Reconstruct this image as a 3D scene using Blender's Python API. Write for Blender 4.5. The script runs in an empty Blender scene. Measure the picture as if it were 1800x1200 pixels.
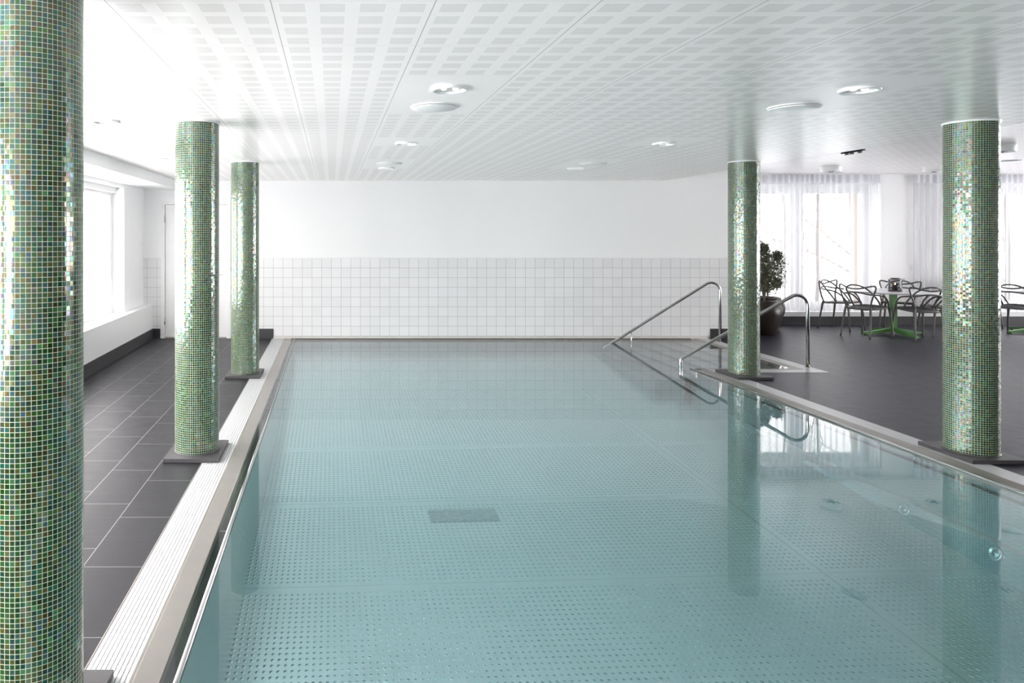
import bpy, math, random
from mathutils import Vector, Matrix

random.seed(7)
PI = math.pi
S = bpy.context.scene
COL = S.collection

# ------------------------------------------------------------------ dimensions
CEIL = 2.405          # suspended ceiling over the pool
CEILH = 2.64          # raised ceiling in the lounge
YB = 10.85            # tiled end wall
YW = 12.42            # lounge window wall
XL = -2.87            # wall with windows beside the narrow deck
XR = 14.5
YF = -4.0
WZ = -0.006           # water level
GL0, GL1 = -0.907, -0.715     # grating beside narrow deck
GR0, GR1 = 4.39, 4.56         # grating beside wide deck
AX, AY = 5.73, 8.17           # outer corner of the stair alcove
PN = 0.75                     # near end of the pool
PD = -1.30

# ------------------------------------------------------------------ mesh builder
class MB:
    def __init__(s):
        s.v = []; s.f = []; s.sm = []; s.mi = []
    def quad(s, a, b, c, d, mi=0):
        n = len(s.v); s.v += [tuple(a), tuple(b), tuple(c), tuple(d)]
        s.f.append((n, n+1, n+2, n+3)); s.sm.append(False); s.mi.append(mi)
        return s
    def box(s, x0, x1, y0, y1, z0, z1, mi=0):
        n = len(s.v)
        s.v += [(x0,y0,z0),(x1,y0,z0),(x1,y1,z0),(x0,y1,z0),(x0,y0,z1),(x1,y0,z1),(x1,y1,z1),(x0,y1,z1)]
        for f in ((0,3,2,1),(4,5,6,7),(0,1,5,4),(1,2,6,5),(2,3,7,6),(3,0,4,7)):
            s.f.append(tuple(n+i for i in f)); s.sm.append(False); s.mi.append(mi)
        return s
    def obox(s, c, ax, ay, az, hx, hy, hz):
        n = len(s.v); c = Vector(c)
        for k in (-1,1):
            for (i,j) in ((-1,-1),(1,-1),(1,1),(-1,1)):
                s.v.append(tuple(c+ax*hx*i+ay*hy*j+az*hz*k))
        for f in ((0,3,2,1),(4,5,6,7),(0,1,5,4),(1,2,6,5),(2,3,7,6),(3,0,4,7)):
            s.f.append(tuple(n+i for i in f)); s.sm.append(False); s.mi.append(0)
        return s
    def lathe(s, prof, n=32, c=(0,0,0), cap0=False, cap1=False, mi=0):
        b = len(s.v)
        for (r, z) in prof:
            for k in range(n):
                a = 2*PI*k/n
                s.v.append((c[0]+r*math.cos(a), c[1]+r*math.sin(a), c[2]+z))
        for i in range(len(prof)-1):
            for k in range(n):
                k2 = (k+1) % n
                s.f.append((b+i*n+k, b+i*n+k2, b+(i+1)*n+k2, b+(i+1)*n+k)); s.sm.append(True); s.mi.append(mi)
        if cap0: s.f.append(tuple(b+n-1-k for k in range(n))); s.sm.append(False); s.mi.append(mi)
        if cap1:
            o = b+(len(prof)-1)*n
            s.f.append(tuple(o+k for k in range(n))); s.sm.append(False); s.mi.append(mi)
        return s
    def tube(s, pts, r, n=10, cap=True, closed=False):
        pts = [Vector(p) for p in pts]; m = len(pts)
        rr = r if isinstance(r, (list, tuple)) else [r]*m
        b = len(s.v)
        def tan(i):
            if closed: return (pts[(i+1) % m]-pts[i-1]).normalized()
            if i == 0: return (pts[1]-pts[0]).normalized()
            if i == m-1: return (pts[-1]-pts[-2]).normalized()
            return (pts[i+1]-pts[i-1]).normalized()
        t0 = tan(0)
        up = Vector((0,0,1)) if abs(t0.z) < .9 else Vector((1,0,0))
        u = t0.cross(up).normalized()
        for i in range(m):
            t = tan(i)
            u = (u - t*u.dot(t)).normalized(); w = t.cross(u)
            for k in range(n):
                a = 2*PI*k/n
                s.v.append(tuple(pts[i]+(u*math.cos(a)+w*math.sin(a))*rr[i]))
        seg = m if closed else m-1
        for i in range(seg):
            for k in range(n):
                k2 = (k+1) % n; i2 = (i+1) % m
                s.f.append((b+i*n+k, b+i*n+k2, b+i2*n+k2, b+i2*n+k)); s.sm.append(True); s.mi.append(0)
        if cap and not closed:
            s.f.append(tuple(b+n-1-k for k in range(n))); s.sm.append(False); s.mi.append(0)
            s.f.append(tuple(b+(m-1)*n+k for k in range(n))); s.sm.append(False); s.mi.append(0)
        return s
    def build(s, name, mat, parent=None, loc=None, smooth=None):
        me = bpy.data.meshes.new(name)
        me.from_pydata(s.v, [], s.f)
        me.polygons.foreach_set('use_smooth', [x if smooth is None else smooth for x in s.sm])
        mats = mat if isinstance(mat, (list, tuple)) else [mat]
        for m in mats: me.materials.append(m)
        if len(mats) > 1: me.polygons.foreach_set('material_index', s.mi)
        me.update()
        o = bpy.data.objects.new(name, me); COL.objects.link(o)
        if parent: o.parent = parent
        if loc: o.location = loc
        return o

def tag(o, label=None, cat=None, group=None, kind=None):
    if label: o['label'] = label
    if cat: o['category'] = cat
    if group: o['group'] = group
    if kind: o['kind'] = kind
    return o
def thing(name, label, cat, loc=(0,0,0), rz=0, group=None, kind=None):
    o = bpy.data.objects.new(name, None); COL.objects.link(o)
    o.empty_display_size = .1
    o.location = loc; o.rotation_euler = (0,0,rz)
    return tag(o, label, cat, group, kind)
def struct(name, mb, mat, label, cat, parent=None):
    o = mb.build(name, mat, parent)
    return tag(o, label, cat, None, 'structure')
def dup(root, label=None, loc=None, rz=None):
    def rec(o, parent):
        c = o.copy(); COL.objects.link(c)
        if parent: c.parent = parent
        for ch in KIDS.get(o.name, []): rec(ch, c)
        return c
    KIDS = {}
    for o in COL.objects:
        if o.parent: KIDS.setdefault(o.parent.name, []).append(o)
    r = rec(root, None)
    if label: r['label'] = label
    if loc: r.location = loc
    if rz is not None: r.rotation_euler = (0,0,rz)
    return r
def fillet(pts, rad, n=8):
    pts = [Vector(p) for p in pts]; out = [pts[0]]
    for i in range(1, len(pts)-1):
        a, b, c = pts[i-1], pts[i], pts[i+1]
        r = rad[i-1] if isinstance(rad, (list, tuple)) else rad
        d1 = (a-b).normalized(); d2 = (c-b).normalized()
        ang = d1.angle(d2); tl = r/math.tan(ang/2)
        p1 = b+d1*tl; p2 = b+d2*tl
        cen = b+(d1+d2).normalized()*(r/math.sin(ang/2))
        v1 = p1-cen; v2 = p2-cen; th = v1.angle(v2)
        for k in range(n+1):
            f = k/n
            v = (v1*math.sin((1-f)*th)+v2*math.sin(f*th))/math.sin(th)
            out.append(cen+v)
    out.append(pts[-1])
    return out
def spline(pts, n=8):
    P = [Vector(p) for p in pts]; out = []
    for i in range(len(P)-1):
        p0 = P[i-1] if i > 0 else P[0]*2-P[1]
        p1, p2 = P[i], P[i+1]
        p3 = P[i+2] if i+2 < len(P) else P[-1]*2-P[-2]
        for k in range(n):
            t = k/n
            out.append(.5*((2*p1)+(p2-p0)*t+(2*p0-5*p1+4*p2-p3)*t*t+(3*p1-p0-3*p2+p3)*t**3))
    out.append(P[-1]); return out

# ------------------------------------------------------------------ materials
class G:
    def __init__(s, name):
        s.m = bpy.data.materials.new(name); s.m.use_nodes = True
        s.nt = s.m.node_tree; s.nt.nodes.clear()
        s.out = s.n('ShaderNodeOutputMaterial')
    def n(s, t, **k):
        x = s.nt.nodes.new(t)
        for a, b in k.items(): setattr(x, a, b)
        return x
    def l(s, a, b): s.nt.links.new(a, b)
    def put(s, sock, val):
        if hasattr(val, 'is_output'): s.l(val, sock)
        else: sock.default_value = val
    def ma(s, op, a, b=None, c=None):
        x = s.n('ShaderNodeMath', operation=op)
        s.put(x.inputs[0], a)
        if b is not None: s.put(x.inputs[1], b)
        if c is not None: s.put(x.inputs[2], c)
        return x.outputs[0]
    def xyz(s, kind='Object'):
        t = s.n('ShaderNodeTexCoord'); p = s.n('ShaderNodeSeparateXYZ')
        s.l(t.outputs[kind], p.inputs[0]); return p.outputs
    def comb(s, x, y, z=0.0):
        c = s.n('ShaderNodeCombineXYZ')
        s.put(c.inputs[0], x); s.put(c.inputs[1], y); s.put(c.inputs[2], z)
        return c.outputs[0]
    def white(s, vec):
        w = s.n('ShaderNodeTexWhiteNoise', noise_dimensions='3D'); s.l(vec, w.inputs['Vector']); return w.outputs
    def noise(s, scale, detail=2, vec=None, rough=.5):
        w = s.n('ShaderNodeTexNoise'); w.inputs['Scale'].default_value = scale
        w.inputs['Detail'].default_value = detail; w.inputs['Roughness'].default_value = rough
        if vec is None:
            t = s.n('ShaderNodeTexCoord'); vec = t.outputs['Object']
        s.l(vec, w.inputs['Vector']); return w.outputs['Fac']
    def mix(s, fac, a, b):
        x = s.n('ShaderNodeMix', data_type='RGBA')
        s.put(x.inputs[0], fac)
        for sock, v in ((x.inputs[6], a), (x.inputs[7], b)):
            if isinstance(v, tuple) and len(v) == 3: v = v+(1,)
            s.put(sock, v)
        return x.outputs[2]
    def ramp(s, fac, stops, interp='LINEAR'):
        r = s.n('ShaderNodeValToRGB'); cr = r.color_ramp; cr.interpolation = interp
        while len(cr.elements) < len(stops): cr.elements.new(.5)
        for e, (p, c) in zip(cr.elements, stops):
            e.position = p; e.color = tuple(c)+(1,) if len(c) == 3 else c
        s.l(fac, r.inputs[0]); return r.outputs[0]
    def bump(s, h, strength=.3, dist=.01, normal=None):
        b = s.n('ShaderNodeBump'); b.inputs['Strength'].default_value = strength
        b.inputs['Distance'].default_value = dist; s.l(h, b.inputs['Height'])
        if normal is not None: s.l(normal, b.inputs['Normal'])
        return b.outputs[0]
    def pbr(s, col=(.8,.8,.8), rough=.5, metal=0.0, spec=.5, normal=None, **k):
        p = s.n('ShaderNodeBsdfPrincipled')
        if isinstance(col, tuple) and len(col) == 3: col = col+(1,)
        s.put(p.inputs['Base Color'], col); s.put(p.inputs['Roughness'], rough)
        s.put(p.inputs['Metallic'], metal); s.put(p.inputs['Specular IOR Level'], spec)
        if normal is not None: s.l(normal, p.inputs['Normal'])
        for a, b in k.items(): s.put(p.inputs[a.replace('_', ' ')], b)
        s.l(p.outputs[0], s.out.inputs[0]); return p

def band(g, f, lo, hi):      # 1 where lo < f < hi
    return g.ma('MULTIPLY', g.ma('GREATER_THAN', f, lo), g.ma('LESS_THAN', f, hi))
def line(g, f, w):           # 1 near integer edges of f (f already fract), half width w
    return g.ma('MAXIMUM', g.ma('LESS_THAN', f, w), g.ma('GREATER_THAN', f, 1-w))

def simple(name, col, rough=.5, metal=0., spec=.5, nscale=None, namp=.04, **k):
    g = G(name); c = col
    if nscale:
        f = g.noise(nscale, 3)
        c = g.mix(f, tuple(max(0, x*(1-namp*2)) for x in col), tuple(min(1, x*(1+namp*2)) for x in col))
    g.pbr(c, rough, metal, spec, **k); return g.m

M = {}
M['paint'] = simple('white wall paint', (.91,.91,.915), .55, nscale=1.5, namp=.006)
M['trim'] = simple('white gloss lacquer', (.86,.86,.86), .3, nscale=2, namp=.004)
M['plinth'] = simple('dark stone plinth', (.062,.059,.064), .45, nscale=30, namp=.10)
M['darktile'] = simple('dark skirting tile', (.040,.040,.044), .4, nscale=14, namp=.10)
M['grate'] = simple('white plastic grating', (.53,.535,.545), .35, nscale=6, namp=.01)
M['steel'] = simple('polished stainless steel', (.66,.65,.64), .17, 1., nscale=5, namp=.02)
M['rimsteel'] = simple('brushed stainless rim', (.33,.31,.287), .34, .35, nscale=9, namp=.04)
M['darkmetal'] = simple('black lacquered metal', (.025,.025,.028), .4, .4, nscale=20)
M['chair'] = simple('grey moulded plastic', (.082,.079,.078), .42, nscale=8, namp=.03)
M['tabletop'] = simple('white laminate', (.62,.62,.64), .22, nscale=5, namp=.01)
M['green'] = simple('green powder coat', (.055,.20,.035), .4, nscale=10, namp=.03)
M['pot'] = simple('dark brown glaze', (.022,.014,.011), .35, nscale=8, namp=.15)
M['soil'] = simple('soil', (.03,.022,.016), .9, nscale=40, namp=.3)
M['bark'] = simple('grey brown bark', (.20,.16,.13), .8, nscale=12, namp=.2)
M['treebark'] = simple('winter tree bark', (.12,.105,.093), .9, nscale=6, namp=.25)
M['palebark'] = simple('pale sunlit bark', (.20,.155,.12), .9, nscale=4, namp=.2)  # pale peach brown bark with random mottling
M['snow'] = simple('snow', (.85,.87,.9), .8, nscale=.8, namp=.02)
M['hedge'] = simple('bare twig thicket', (.16,.14,.125), .9, nscale=3, namp=.3)
M['candle'] = simple('dark wax holder', (.02,.018,.016), .5, nscale=20)
M['switch'] = simple('switch plastic', (.8,.8,.8), .35, nscale=9, namp=.01)
M['blackvoid'] = simple('felt behind slots', (.10,.095,.09), .9, nscale=9)
M['endstrip'] = simple('satin steel strip', (.62,.595,.565), .4, .0, nscale=7, namp=.03)
M['grateplate'] = simple('perforated steel cover', (.36,.39,.40), .5, .3, nscale=30, namp=.2)
M['slats'] = simple('grey gutter steel', (.25,.25,.26), .5, .6, nscale=9)

# foliage
g = G('small dark leaves')
oi = g.n('ShaderNodeObjectInfo')
f = g.noise(60, 1)
g.pbr(g.ramp(f, [(.3,(.055,.062,.034)),(.7,(.17,.18,.11))]), .45)
M['leaf'] = g.m

# emitters
def emis(name, col, st):
    g = G(name); e = g.n('ShaderNodeEmission'); e.inputs[0].default_value = col+(1,); e.inputs[1].default_value = st
    g.l(e.outputs[0], g.out.inputs[0]); return g.m
M['lampglow'] = emis('lamp glow', (1.,.93,.86), .4)
M['flame'] = emis('candle flame', (1.,.55,.22), 1.5)

# glass pane (thin)
def thin_glass(name, tint=(.97,.985,.98), rmax=1.):
    g = G(name)
    t = g.n('ShaderNodeBsdfTransparent'); t.inputs[0].default_value = tint+(1,)
    s = g.n('ShaderNodeBsdfGlossy'); s.inputs['Roughness'].default_value = 0.01
    fr = g.n('ShaderNodeFresnel'); fr.inputs[0].default_value = 1.45
    mx = g.n('ShaderNodeMixShader')
    g.l(g.ma('MULTIPLY', fr.outputs[0], rmax), mx.inputs[0])
    g.l(t.outputs[0], mx.inputs[1]); g.l(s.outputs[0], mx.inputs[2])
    g.l(mx.outputs[0], g.out.inputs[0]); return g.m
M['glass'] = thin_glass('window glass', (.86,.865,.865))
M['sunglass'] = thin_glass('sun control window glass', (.19,.195,.198))  # strong tint added to dim daylight and view through the lounge windows
M['smoke'] = thin_glass('smoked lantern glass', (.66,.66,.68))
M['sideglass'] = thin_glass('side window glass', (.93,.94,.95))
M['leftglass'] = thin_glass('lightly tinted window glass', (.40,.40,.40))  # tint added to hold down the daylight on the end wall

# sheer curtain
def sheer(name, openness, col):
    g = G(name)
    t = g.n('ShaderNodeBsdfTransparent')
    d = g.n('ShaderNodeBsdfDiffuse'); d.inputs[0].default_value = col+(1,)
    tr = g.n('ShaderNodeBsdfTranslucent'); tr.inputs[0].default_value = col+(1,)
    m1 = g.n('ShaderNodeMixShader'); m1.inputs[0].default_value = .55
    g.l(d.outputs[0], m1.inputs[1]); g.l(tr.outputs[0], m1.inputs[2])
    m2 = g.n('ShaderNodeMixShader'); 
    lw = g.n('ShaderNodeLayerWeight'); lw.inputs[0].default_value = .35
    fac = g.ma('MINIMUM', g.ma('ADD', g.ma('MULTIPLY', lw.outputs['Facing'], 1.0), 1-openness), 1.0)
    g.l(fac, m2.inputs[0])
    g.l(t.outputs[0], m2.inputs[1]); g.l(m1.outputs[0], m2.inputs[2])
    g.l(m2.outputs[0], g.out.inputs[0]); return g.m
M['sheer'] = sheer('sheer white voile', .68, (.73,.735,.765))
M['header'] = sheer('curtain heading tape', .26, (.93,.935,.96))

# mosaic (uv: one unit per tessera)
g = G('green glass mosaic')
uv = g.n('ShaderNodeTexCoord'); sp = g.n('ShaderNodeSeparateXYZ'); g.l(uv.outputs['UV'], sp.inputs[0])
u, v = sp.outputs[0], sp.outputs[1]
fu, fv = g.ma('FRACT', u), g.ma('FRACT', v)
cell = g.comb(g.ma('FLOOR', u), g.ma('FLOOR', v))
w1 = g.white(cell)
sh = g.n('ShaderNodeVectorMath', operation='ADD'); g.l(cell, sh.inputs[0]); sh.inputs[1].default_value = (37.3, 11.7, 5.1)
w2 = g.white(sh.outputs[0])
grout = g.ma('MAXIMUM', line(g, fu, .055), line(g, fv, .055))
cl = g.n('ShaderNodeTexNoise'); cl.inputs['Scale'].default_value = .13; cl.inputs['Detail'].default_value = 2
g.l(cell, cl.inputs['Vector'])
pick = g.ma('ADD', g.ma('MULTIPLY', w1[0], .80), g.ma('MULTIPLY', g.ma('SUBTRACT', cl.outputs['Fac'], .3), .35))
tilecol = g.ramp(pick, [(0,(.020,.075,.022)),(.16,(.030,.115,.028)),(.30,(.060,.155,.045)),(.42,(.035,.110,.045)),(.52,(.075,.090,.020)),
                        (.62,(.030,.130,.085)),(.70,(.050,.120,.110)),(.77,(.115,.130,.035)),(.83,(.075,.240,.100)),(.89,(.060,.125,.185)),(.94,(.20,.135,.095)),(.97,(.24,.36,.24))], 'CONSTANT')
hs = g.n('ShaderNodeHueSaturation'); hs.inputs['Hue'].default_value = .5; hs.inputs['Saturation'].default_value = 1.15
g.l(g.ma('ADD', .30, g.ma('MULTIPLY', w2[0], .36)), hs.inputs['Value']); g.l(tilecol, hs.inputs['Color'])
base = g.mix(grout, hs.outputs[0], (.47,.49,.43))
rough = g.ma('ADD', g.ma('MULTIPLY', grout, .45), .13)
# every tessera sits at its own slight tilt
geo = g.n('ShaderNodeNewGeometry')
jit = g.n('ShaderNodeVectorMath', operation='SUBTRACT'); g.l(w2[1], jit.inputs[0]); jit.inputs[1].default_value = (.5,.5,.5)
js = g.n('ShaderNodeVectorMath', operation='SCALE'); g.l(jit.outputs[0], js.inputs[0])
g.l(g.ma('MULTIPLY', g.ma('SUBTRACT', 1.0, grout), .07), js.inputs['Scale'])
ja = g.n('ShaderNodeVectorMath', operation='ADD'); g.l(geo.outputs['Normal'], ja.inputs[0]); g.l(js.outputs[0], ja.inputs[1])
jn = g.n('ShaderNodeVectorMath', operation='NORMALIZE'); g.l(ja.outputs[0], jn.inputs[0])
# iridescent gloss: per-tessera tint of the specular
irid = g.ramp(w2[0], [(0,(1,.78,.42)),(.2,(.42,.75,1)),(.4,(.52,1,.62)),(.6,(1,.60,.50)),(.8,(.58,.64,1)),(1,(.95,1,.6))])
p = g.pbr(base, rough, 0., g.ma('MULTIPLY', g.ma('SUBTRACT', 1.0, grout), 1.0), normal=jn.outputs[0])
g.l(irid, p.inputs['Specular Tint'])
p.inputs['IOR'].default_value = 1.65
M['mosaic'] = g.m

# white wall tiles
g = G('white wall tile')
x, y, z = g.xyz()
TP = .1478
tx = g.ma('FRACT', g.ma('DIVIDE', g.ma('ADD', x, .003), TP)); tz = g.ma('FRACT', g.ma('DIVIDE', g.ma('SUBTRACT', z, .038), TP))
gr = g.ma('MAXIMUM', line(g, tx, .012), line(g, tz, .012))
wv = g.white(g.comb(g.ma('FLOOR', g.ma('DIVIDE', g.ma('ADD', x, .003), TP)), g.ma('FLOOR', g.ma('DIVIDE', g.ma('SUBTRACT', z, .038), TP))))
c = g.mix(wv[0], (.80,.80,.81), (.84,.84,.85))
g.pbr(g.mix(gr, c, (.30,.30,.30)), g.ma('ADD', .16, g.ma('MULTIPLY', gr, .5)), normal=g.bump(g.ma('SUBTRACT', 1., gr), .25, .003))
M['walltile'] = g.m

# floor tiles, long side along the pool, third bond
g = G('dark porcelain floor tile')
x, y, z = g.xyz()
TW, TL = .288, .597
row = g.ma('FLOOR', g.ma('DIVIDE', g.ma('ADD', x, .907), TW))
fx = g.ma('FRACT', g.ma('DIVIDE', g.ma('ADD', x, .907), TW))
yy = g.ma('ADD', g.ma('DIVIDE', g.ma('SUBTRACT', y, 4.608-.2), TL), g.ma('MULTIPLY', row, .3333))
fy = g.ma('FRACT', yy)
gr = g.ma('MAXIMUM', line(g, fx, .0085), line(g, fy, .0042))
wv = g.white(g.comb(row, g.ma('FLOOR', yy)))
n1 = g.noise(9, 5, rough=.65); n2 = g.noise(120, 3)
st = g.n('ShaderNodeTexNoise'); st.inputs['Scale'].default_value = 1.; st.inputs['Detail'].default_value = 4
g.l(g.comb(g.ma('MULTIPLY', x, 4.), g.ma('MULTIPLY', y, 28.)), st.inputs['Vector'])
c = g.mix(g.ma('ADD', g.ma('MULTIPLY', wv[0], .35), g.ma('MULTIPLY', n1, .6)), (.022,.0215,.0250), (.034,.0332,.0385))
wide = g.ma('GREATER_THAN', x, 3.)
c = g.mix(wide, c, g.mix(g.ma('ADD', g.ma('MULTIPLY', wv[0], .35), g.ma('MULTIPLY', n1, .6)), (.0215,.021,.032), (.034,.0335,.051)))  # wide deck: blue lounge reflections put into the tile colour
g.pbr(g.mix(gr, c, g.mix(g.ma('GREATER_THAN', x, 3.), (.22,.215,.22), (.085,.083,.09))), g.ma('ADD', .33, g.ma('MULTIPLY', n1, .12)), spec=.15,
      normal=g.bump(g.ma('ADD', g.ma('MULTIPLY', st.outputs['Fac'], .8), g.ma('MULTIPLY', g.ma('SUBTRACT', 1., gr), .6)), .18, .004))
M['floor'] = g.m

# perforated metal ceiling
PX, PY, CX0, CY0 = .5735, .583, -.212, 2.466
def ceil_mat(name, slots):
    g = G(name)
    x, y, z = g.xyz()
    ux = g.ma('DIVIDE', g.ma('SUBTRACT', x, CX0), PX); uy = g.ma('DIVIDE', g.ma('SUBTRACT', y, CY0), PY)
    seam = g.ma('MAXIMUM', line(g, g.ma('FRACT', ux), .0032), g.ma('MULTIPLY', line(g, g.ma('FRACT', uy), .0022), .6))
    col = (.965,.930,.922)
    if slots:
        fu = g.ma('FRACT', g.ma('MULTIPLY', ux, 4.)); fv = g.ma('FRACT', g.ma('MULTIPLY', uy, 4.))
        patch = g.ma('MULTIPLY', band(g, fu, .185, .815), band(g, fv, .17, .82))
        sl = g.ma('GREATER_THAN', g.ma('FRACT', g.ma('MULTIPLY', g.ma('SUBTRACT', fv, .17), 9/.65)), .60)
        hole = g.ma('MULTIPLY', patch, sl)
        col = g.mix(hole, col, (.61,.595,.58))
    col = g.mix(seam, col, (.42,.42,.42))
    g.pbr(col, .25, spec=.65); return g.m
M['ceil'] = ceil_mat('perforated ceiling panel', True)
M['ceilplain'] = ceil_mat('plain ceiling panel', False)

# pool steel
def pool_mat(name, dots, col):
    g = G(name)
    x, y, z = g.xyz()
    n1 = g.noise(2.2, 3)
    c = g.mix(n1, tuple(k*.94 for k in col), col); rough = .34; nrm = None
    if dots:
        sy = g.ma('DIVIDE', g.ma('SUBTRACT', y, 4.57), 1.15)
        fy = g.ma('FRACT', sy)
        lineY = line(g, fy, .003)
        plain = line(g, fy, .042)
        sx = g.ma('ABSOLUTE', g.ma('SUBTRACT', x, g.ma('SUBTRACT', 3.28, g.ma('MULTIPLY', y, .026))))
        lineX = g.ma('LESS_THAN', sx, .006)
        plain = g.ma('MAXIMUM', plain, g.ma('LESS_THAN', sx, .05))
        dx = g.ma('MULTIPLY', g.ma('SUBTRACT', g.ma('FRACT', g.ma('DIVIDE', x, .038)), .5), .9); dy = g.ma('SUBTRACT', g.ma('FRACT', g.ma('DIVIDE', y, .046)), .5)
        r = g.ma('SQRT', g.ma('ADD', g.ma('MULTIPLY', dx, dx), g.ma('MULTIPLY', dy, dy)))
        dot = g.ma('MULTIPLY', g.ma('LESS_THAN', r, .15), g.ma('SUBTRACT', 1., plain))
        h = g.ma('MULTIPLY', g.ma('MAXIMUM', g.ma('SUBTRACT', 1., g.ma('DIVIDE', r, .25)), 0.), g.ma('SUBTRACT', 1., plain))
        c = g.mix(g.ma('MULTIPLY', dot, .5), c, tuple(k*.74 for k in col))
        c = g.mix(g.ma('MAXIMUM', lineX, lineY), c, tuple(k*.78 for k in col))
        nrm = g.bump(h, .8, .006)
    g.pbr(c, .27, .85, normal=nrm); return g.m
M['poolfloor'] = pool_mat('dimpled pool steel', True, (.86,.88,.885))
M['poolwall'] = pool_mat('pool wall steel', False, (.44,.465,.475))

# water
g = G('pool water')
tr = g.n('ShaderNodeBsdfTransparent')
gs = g.n('ShaderNodeBsdfGlossy'); gs.inputs['Roughness'].default_value = 0.
geo = g.n('ShaderNodeNewGeometry')
dt = g.n('ShaderNodeVectorMath', operation='DOT_PRODUCT'); g.l(geo.outputs['Normal'], dt.inputs[0]); g.l(geo.outputs['Incoming'], dt.inputs[1])
ca = g.ma('ABSOLUTE', dt.outputs['Value'])
fr = g.ma('ADD', .02, g.ma('MULTIPLY', .98, g.ma('POWER', g.ma('SUBTRACT', 1., ca), 4.3)))
mx = g.n('ShaderNodeMixShader'); g.l(fr, mx.inputs[0]); g.l(tr.outputs[0], mx.inputs[1]); g.l(gs.outputs[0], mx.inputs[2])
ab = g.n('ShaderNodeVolumeAbsorption'); ab.inputs['Color'].default_value = (.37,.78,.82,1); ab.inputs['Density'].default_value = .43
g.l(mx.outputs[0], g.out.inputs['Surface']); g.l(ab.outputs[0], g.out.inputs['Volume'])
M['water'] = g.m

# ------------------------------------------------------------------ setting: floor, walls, ceiling
mb = MB()
def fl(x0, x1, y0, y1): mb.box(x0, x1, y0, y1, -.06, 0)
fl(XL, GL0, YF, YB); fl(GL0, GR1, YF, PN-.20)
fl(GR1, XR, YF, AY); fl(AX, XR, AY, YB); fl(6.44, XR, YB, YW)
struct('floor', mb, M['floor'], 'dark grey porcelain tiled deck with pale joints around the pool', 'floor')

def wall_x(name, x0, x1, y0, y1, z0, z1, holes, mat, label):    # wall running along Y with openings (ya,yb,za,zb)
    mb = MB(); c = y0
    for (a, b, za, zb) in sorted(holes):
        mb.box(x0, x1, c, a, z0, z1); mb.box(x0, x1, a, b, z0, za); mb.box(x0, x1, a, b, zb, z1); c = b
    mb.box(x0, x1, c, y1, z0, z1)
    return struct(name, mb, mat, label, 'wall')
def wall_y(name, y0, y1, x0, x1, z0, z1, holes, mat, label):
    mb = MB(); c = x0
    for (a, b, za, zb) in sorted(holes):
        mb.box(c, a, y0, y1, z0, z1)
        if za > z0: mb.box(a, b, y0, y1, z0, za)
        mb.box(a, b, y0, y1, zb, z1); c = b
    mb.box(c, x1, y0, y1, z0, z1)
    return struct(name, mb, mat, label, 'wall')

LWIN = [(-3.6,-.2,.5,2.23), (.1,3.3,.5,2.23), (3.6,6.5,.5,2.23), (6.8,9.83,.5,2.23)]  # first one is unseen, added to raise the daylight indoors
RWIN = [(5.2,8.5,.23,2.45),(8.9,12.1,.23,2.45)]  # unseen side windows, added to light the room from the lounge side
BWIN = [(6.9,9.58,.23,2.45), (11.25,13.9,.23,2.45)]
wall_x('wall_left', XL-.30, XL, YF-.2, YB+.2, -.06, 2.9, LWIN, M['paint'], 'white wall with deep windows along the narrow deck')
wall_x('wall_right', XR, XR+.3, YF-.2, YW+.4, -.06, 2.9, RWIN, M['paint'], 'white window wall closing the lounge side')
wall_y('wall_front', YF-.2, YF, XL, XR, -.06, 2.9, [], M['paint'], 'white wall behind the pool\'s near end')
DX0, DX1, DZ = -2.600, -1.545, 2.095
wb = wall_y('wall_back', YB, YB+.2, XL, 6.44, -.06, 2.9, [(DX0, DX1, -.06, DZ)], M['paint'], 'white end wall with a band of square tiles above the water')
mb = MB()
mb.box(DX1, 6.44, YB-.008, YB, .038, 1.2204); mb.box(XL, DX0, YB-.008, YB, .038, 1.2204)
mb.build('tile_band', M['walltile'], wb)
wall_x('wall_return', 6.34, 6.44, YB+.2, YW, -.06, 2.9, [], M['paint'], 'short white return wall beside the lounge windows')
wall_y('wall_window', YW, YW+.38, 6.34, XR, -.06, 2.9, BWIN, M['paint'], 'white wall holding the lounge windows behind the tables')

# ceiling: pool part with panels, sloped part, raised lounge part
PLAIN = {(1,2),(1,3),(1,6),(1,9),(1,10),(5,2),(5,3),(5,6),(5,9),(5,10),(-3,4),(-3,8)}
mb = MB()
XK0, XK1 = 5.05, 6.56
k0 = int(math.floor((-2.36-CX0)/PX)); k1 = int(math.ceil((XK0-CX0)/PX))
l0 = int(math.floor((YF-CY0)/PY)); l1 = int(math.ceil((YB-CY0)/PY))
for k in range(k0, k1):
    xa = max(-2.36, CX0+k*PX); xb = min(XK0, CX0+(k+1)*PX)
    for l in range(l0, l1):
        ya = max(YF, CY0+l*PY); yb = min(YB, CY0+(l+1)*PY)
        mb.quad((xa,ya,CEIL),(xa,yb,CEIL),(xb,yb,CEIL),(xb,ya,CEIL), 1 if (k,l) in PLAIN else 0)
def ramp_z(x):
    t = min(1, max(0, (x-XK0)/(XK1-XK0)))
    return CEIL+(CEILH-CEIL)*(t*.9+.1*(3*t*t-2*t**3))
NS = 10
for i in range(NS):
    xa = XK0+(XK1-XK0)*i/NS; xb = XK0+(XK1-XK0)*(i+1)/NS
    mb.quad((xa,YF,ramp_z(xa)),(xa,YB,ramp_z(xa)),(xb,YB,ramp_z(xb)),(xb,YF,ramp_z(xb)), 0)
mb.quad((XK1,YF,CEILH),(XK1,YB,CEILH),(XR,YB,CEILH),(XR,YF,CEILH), 0)
mb.quad((6.44,YB,CEILH),(6.44,YW-.12,CEILH),(XR,YW-.12,CEILH),(XR,YB,CEILH), 0)
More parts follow.
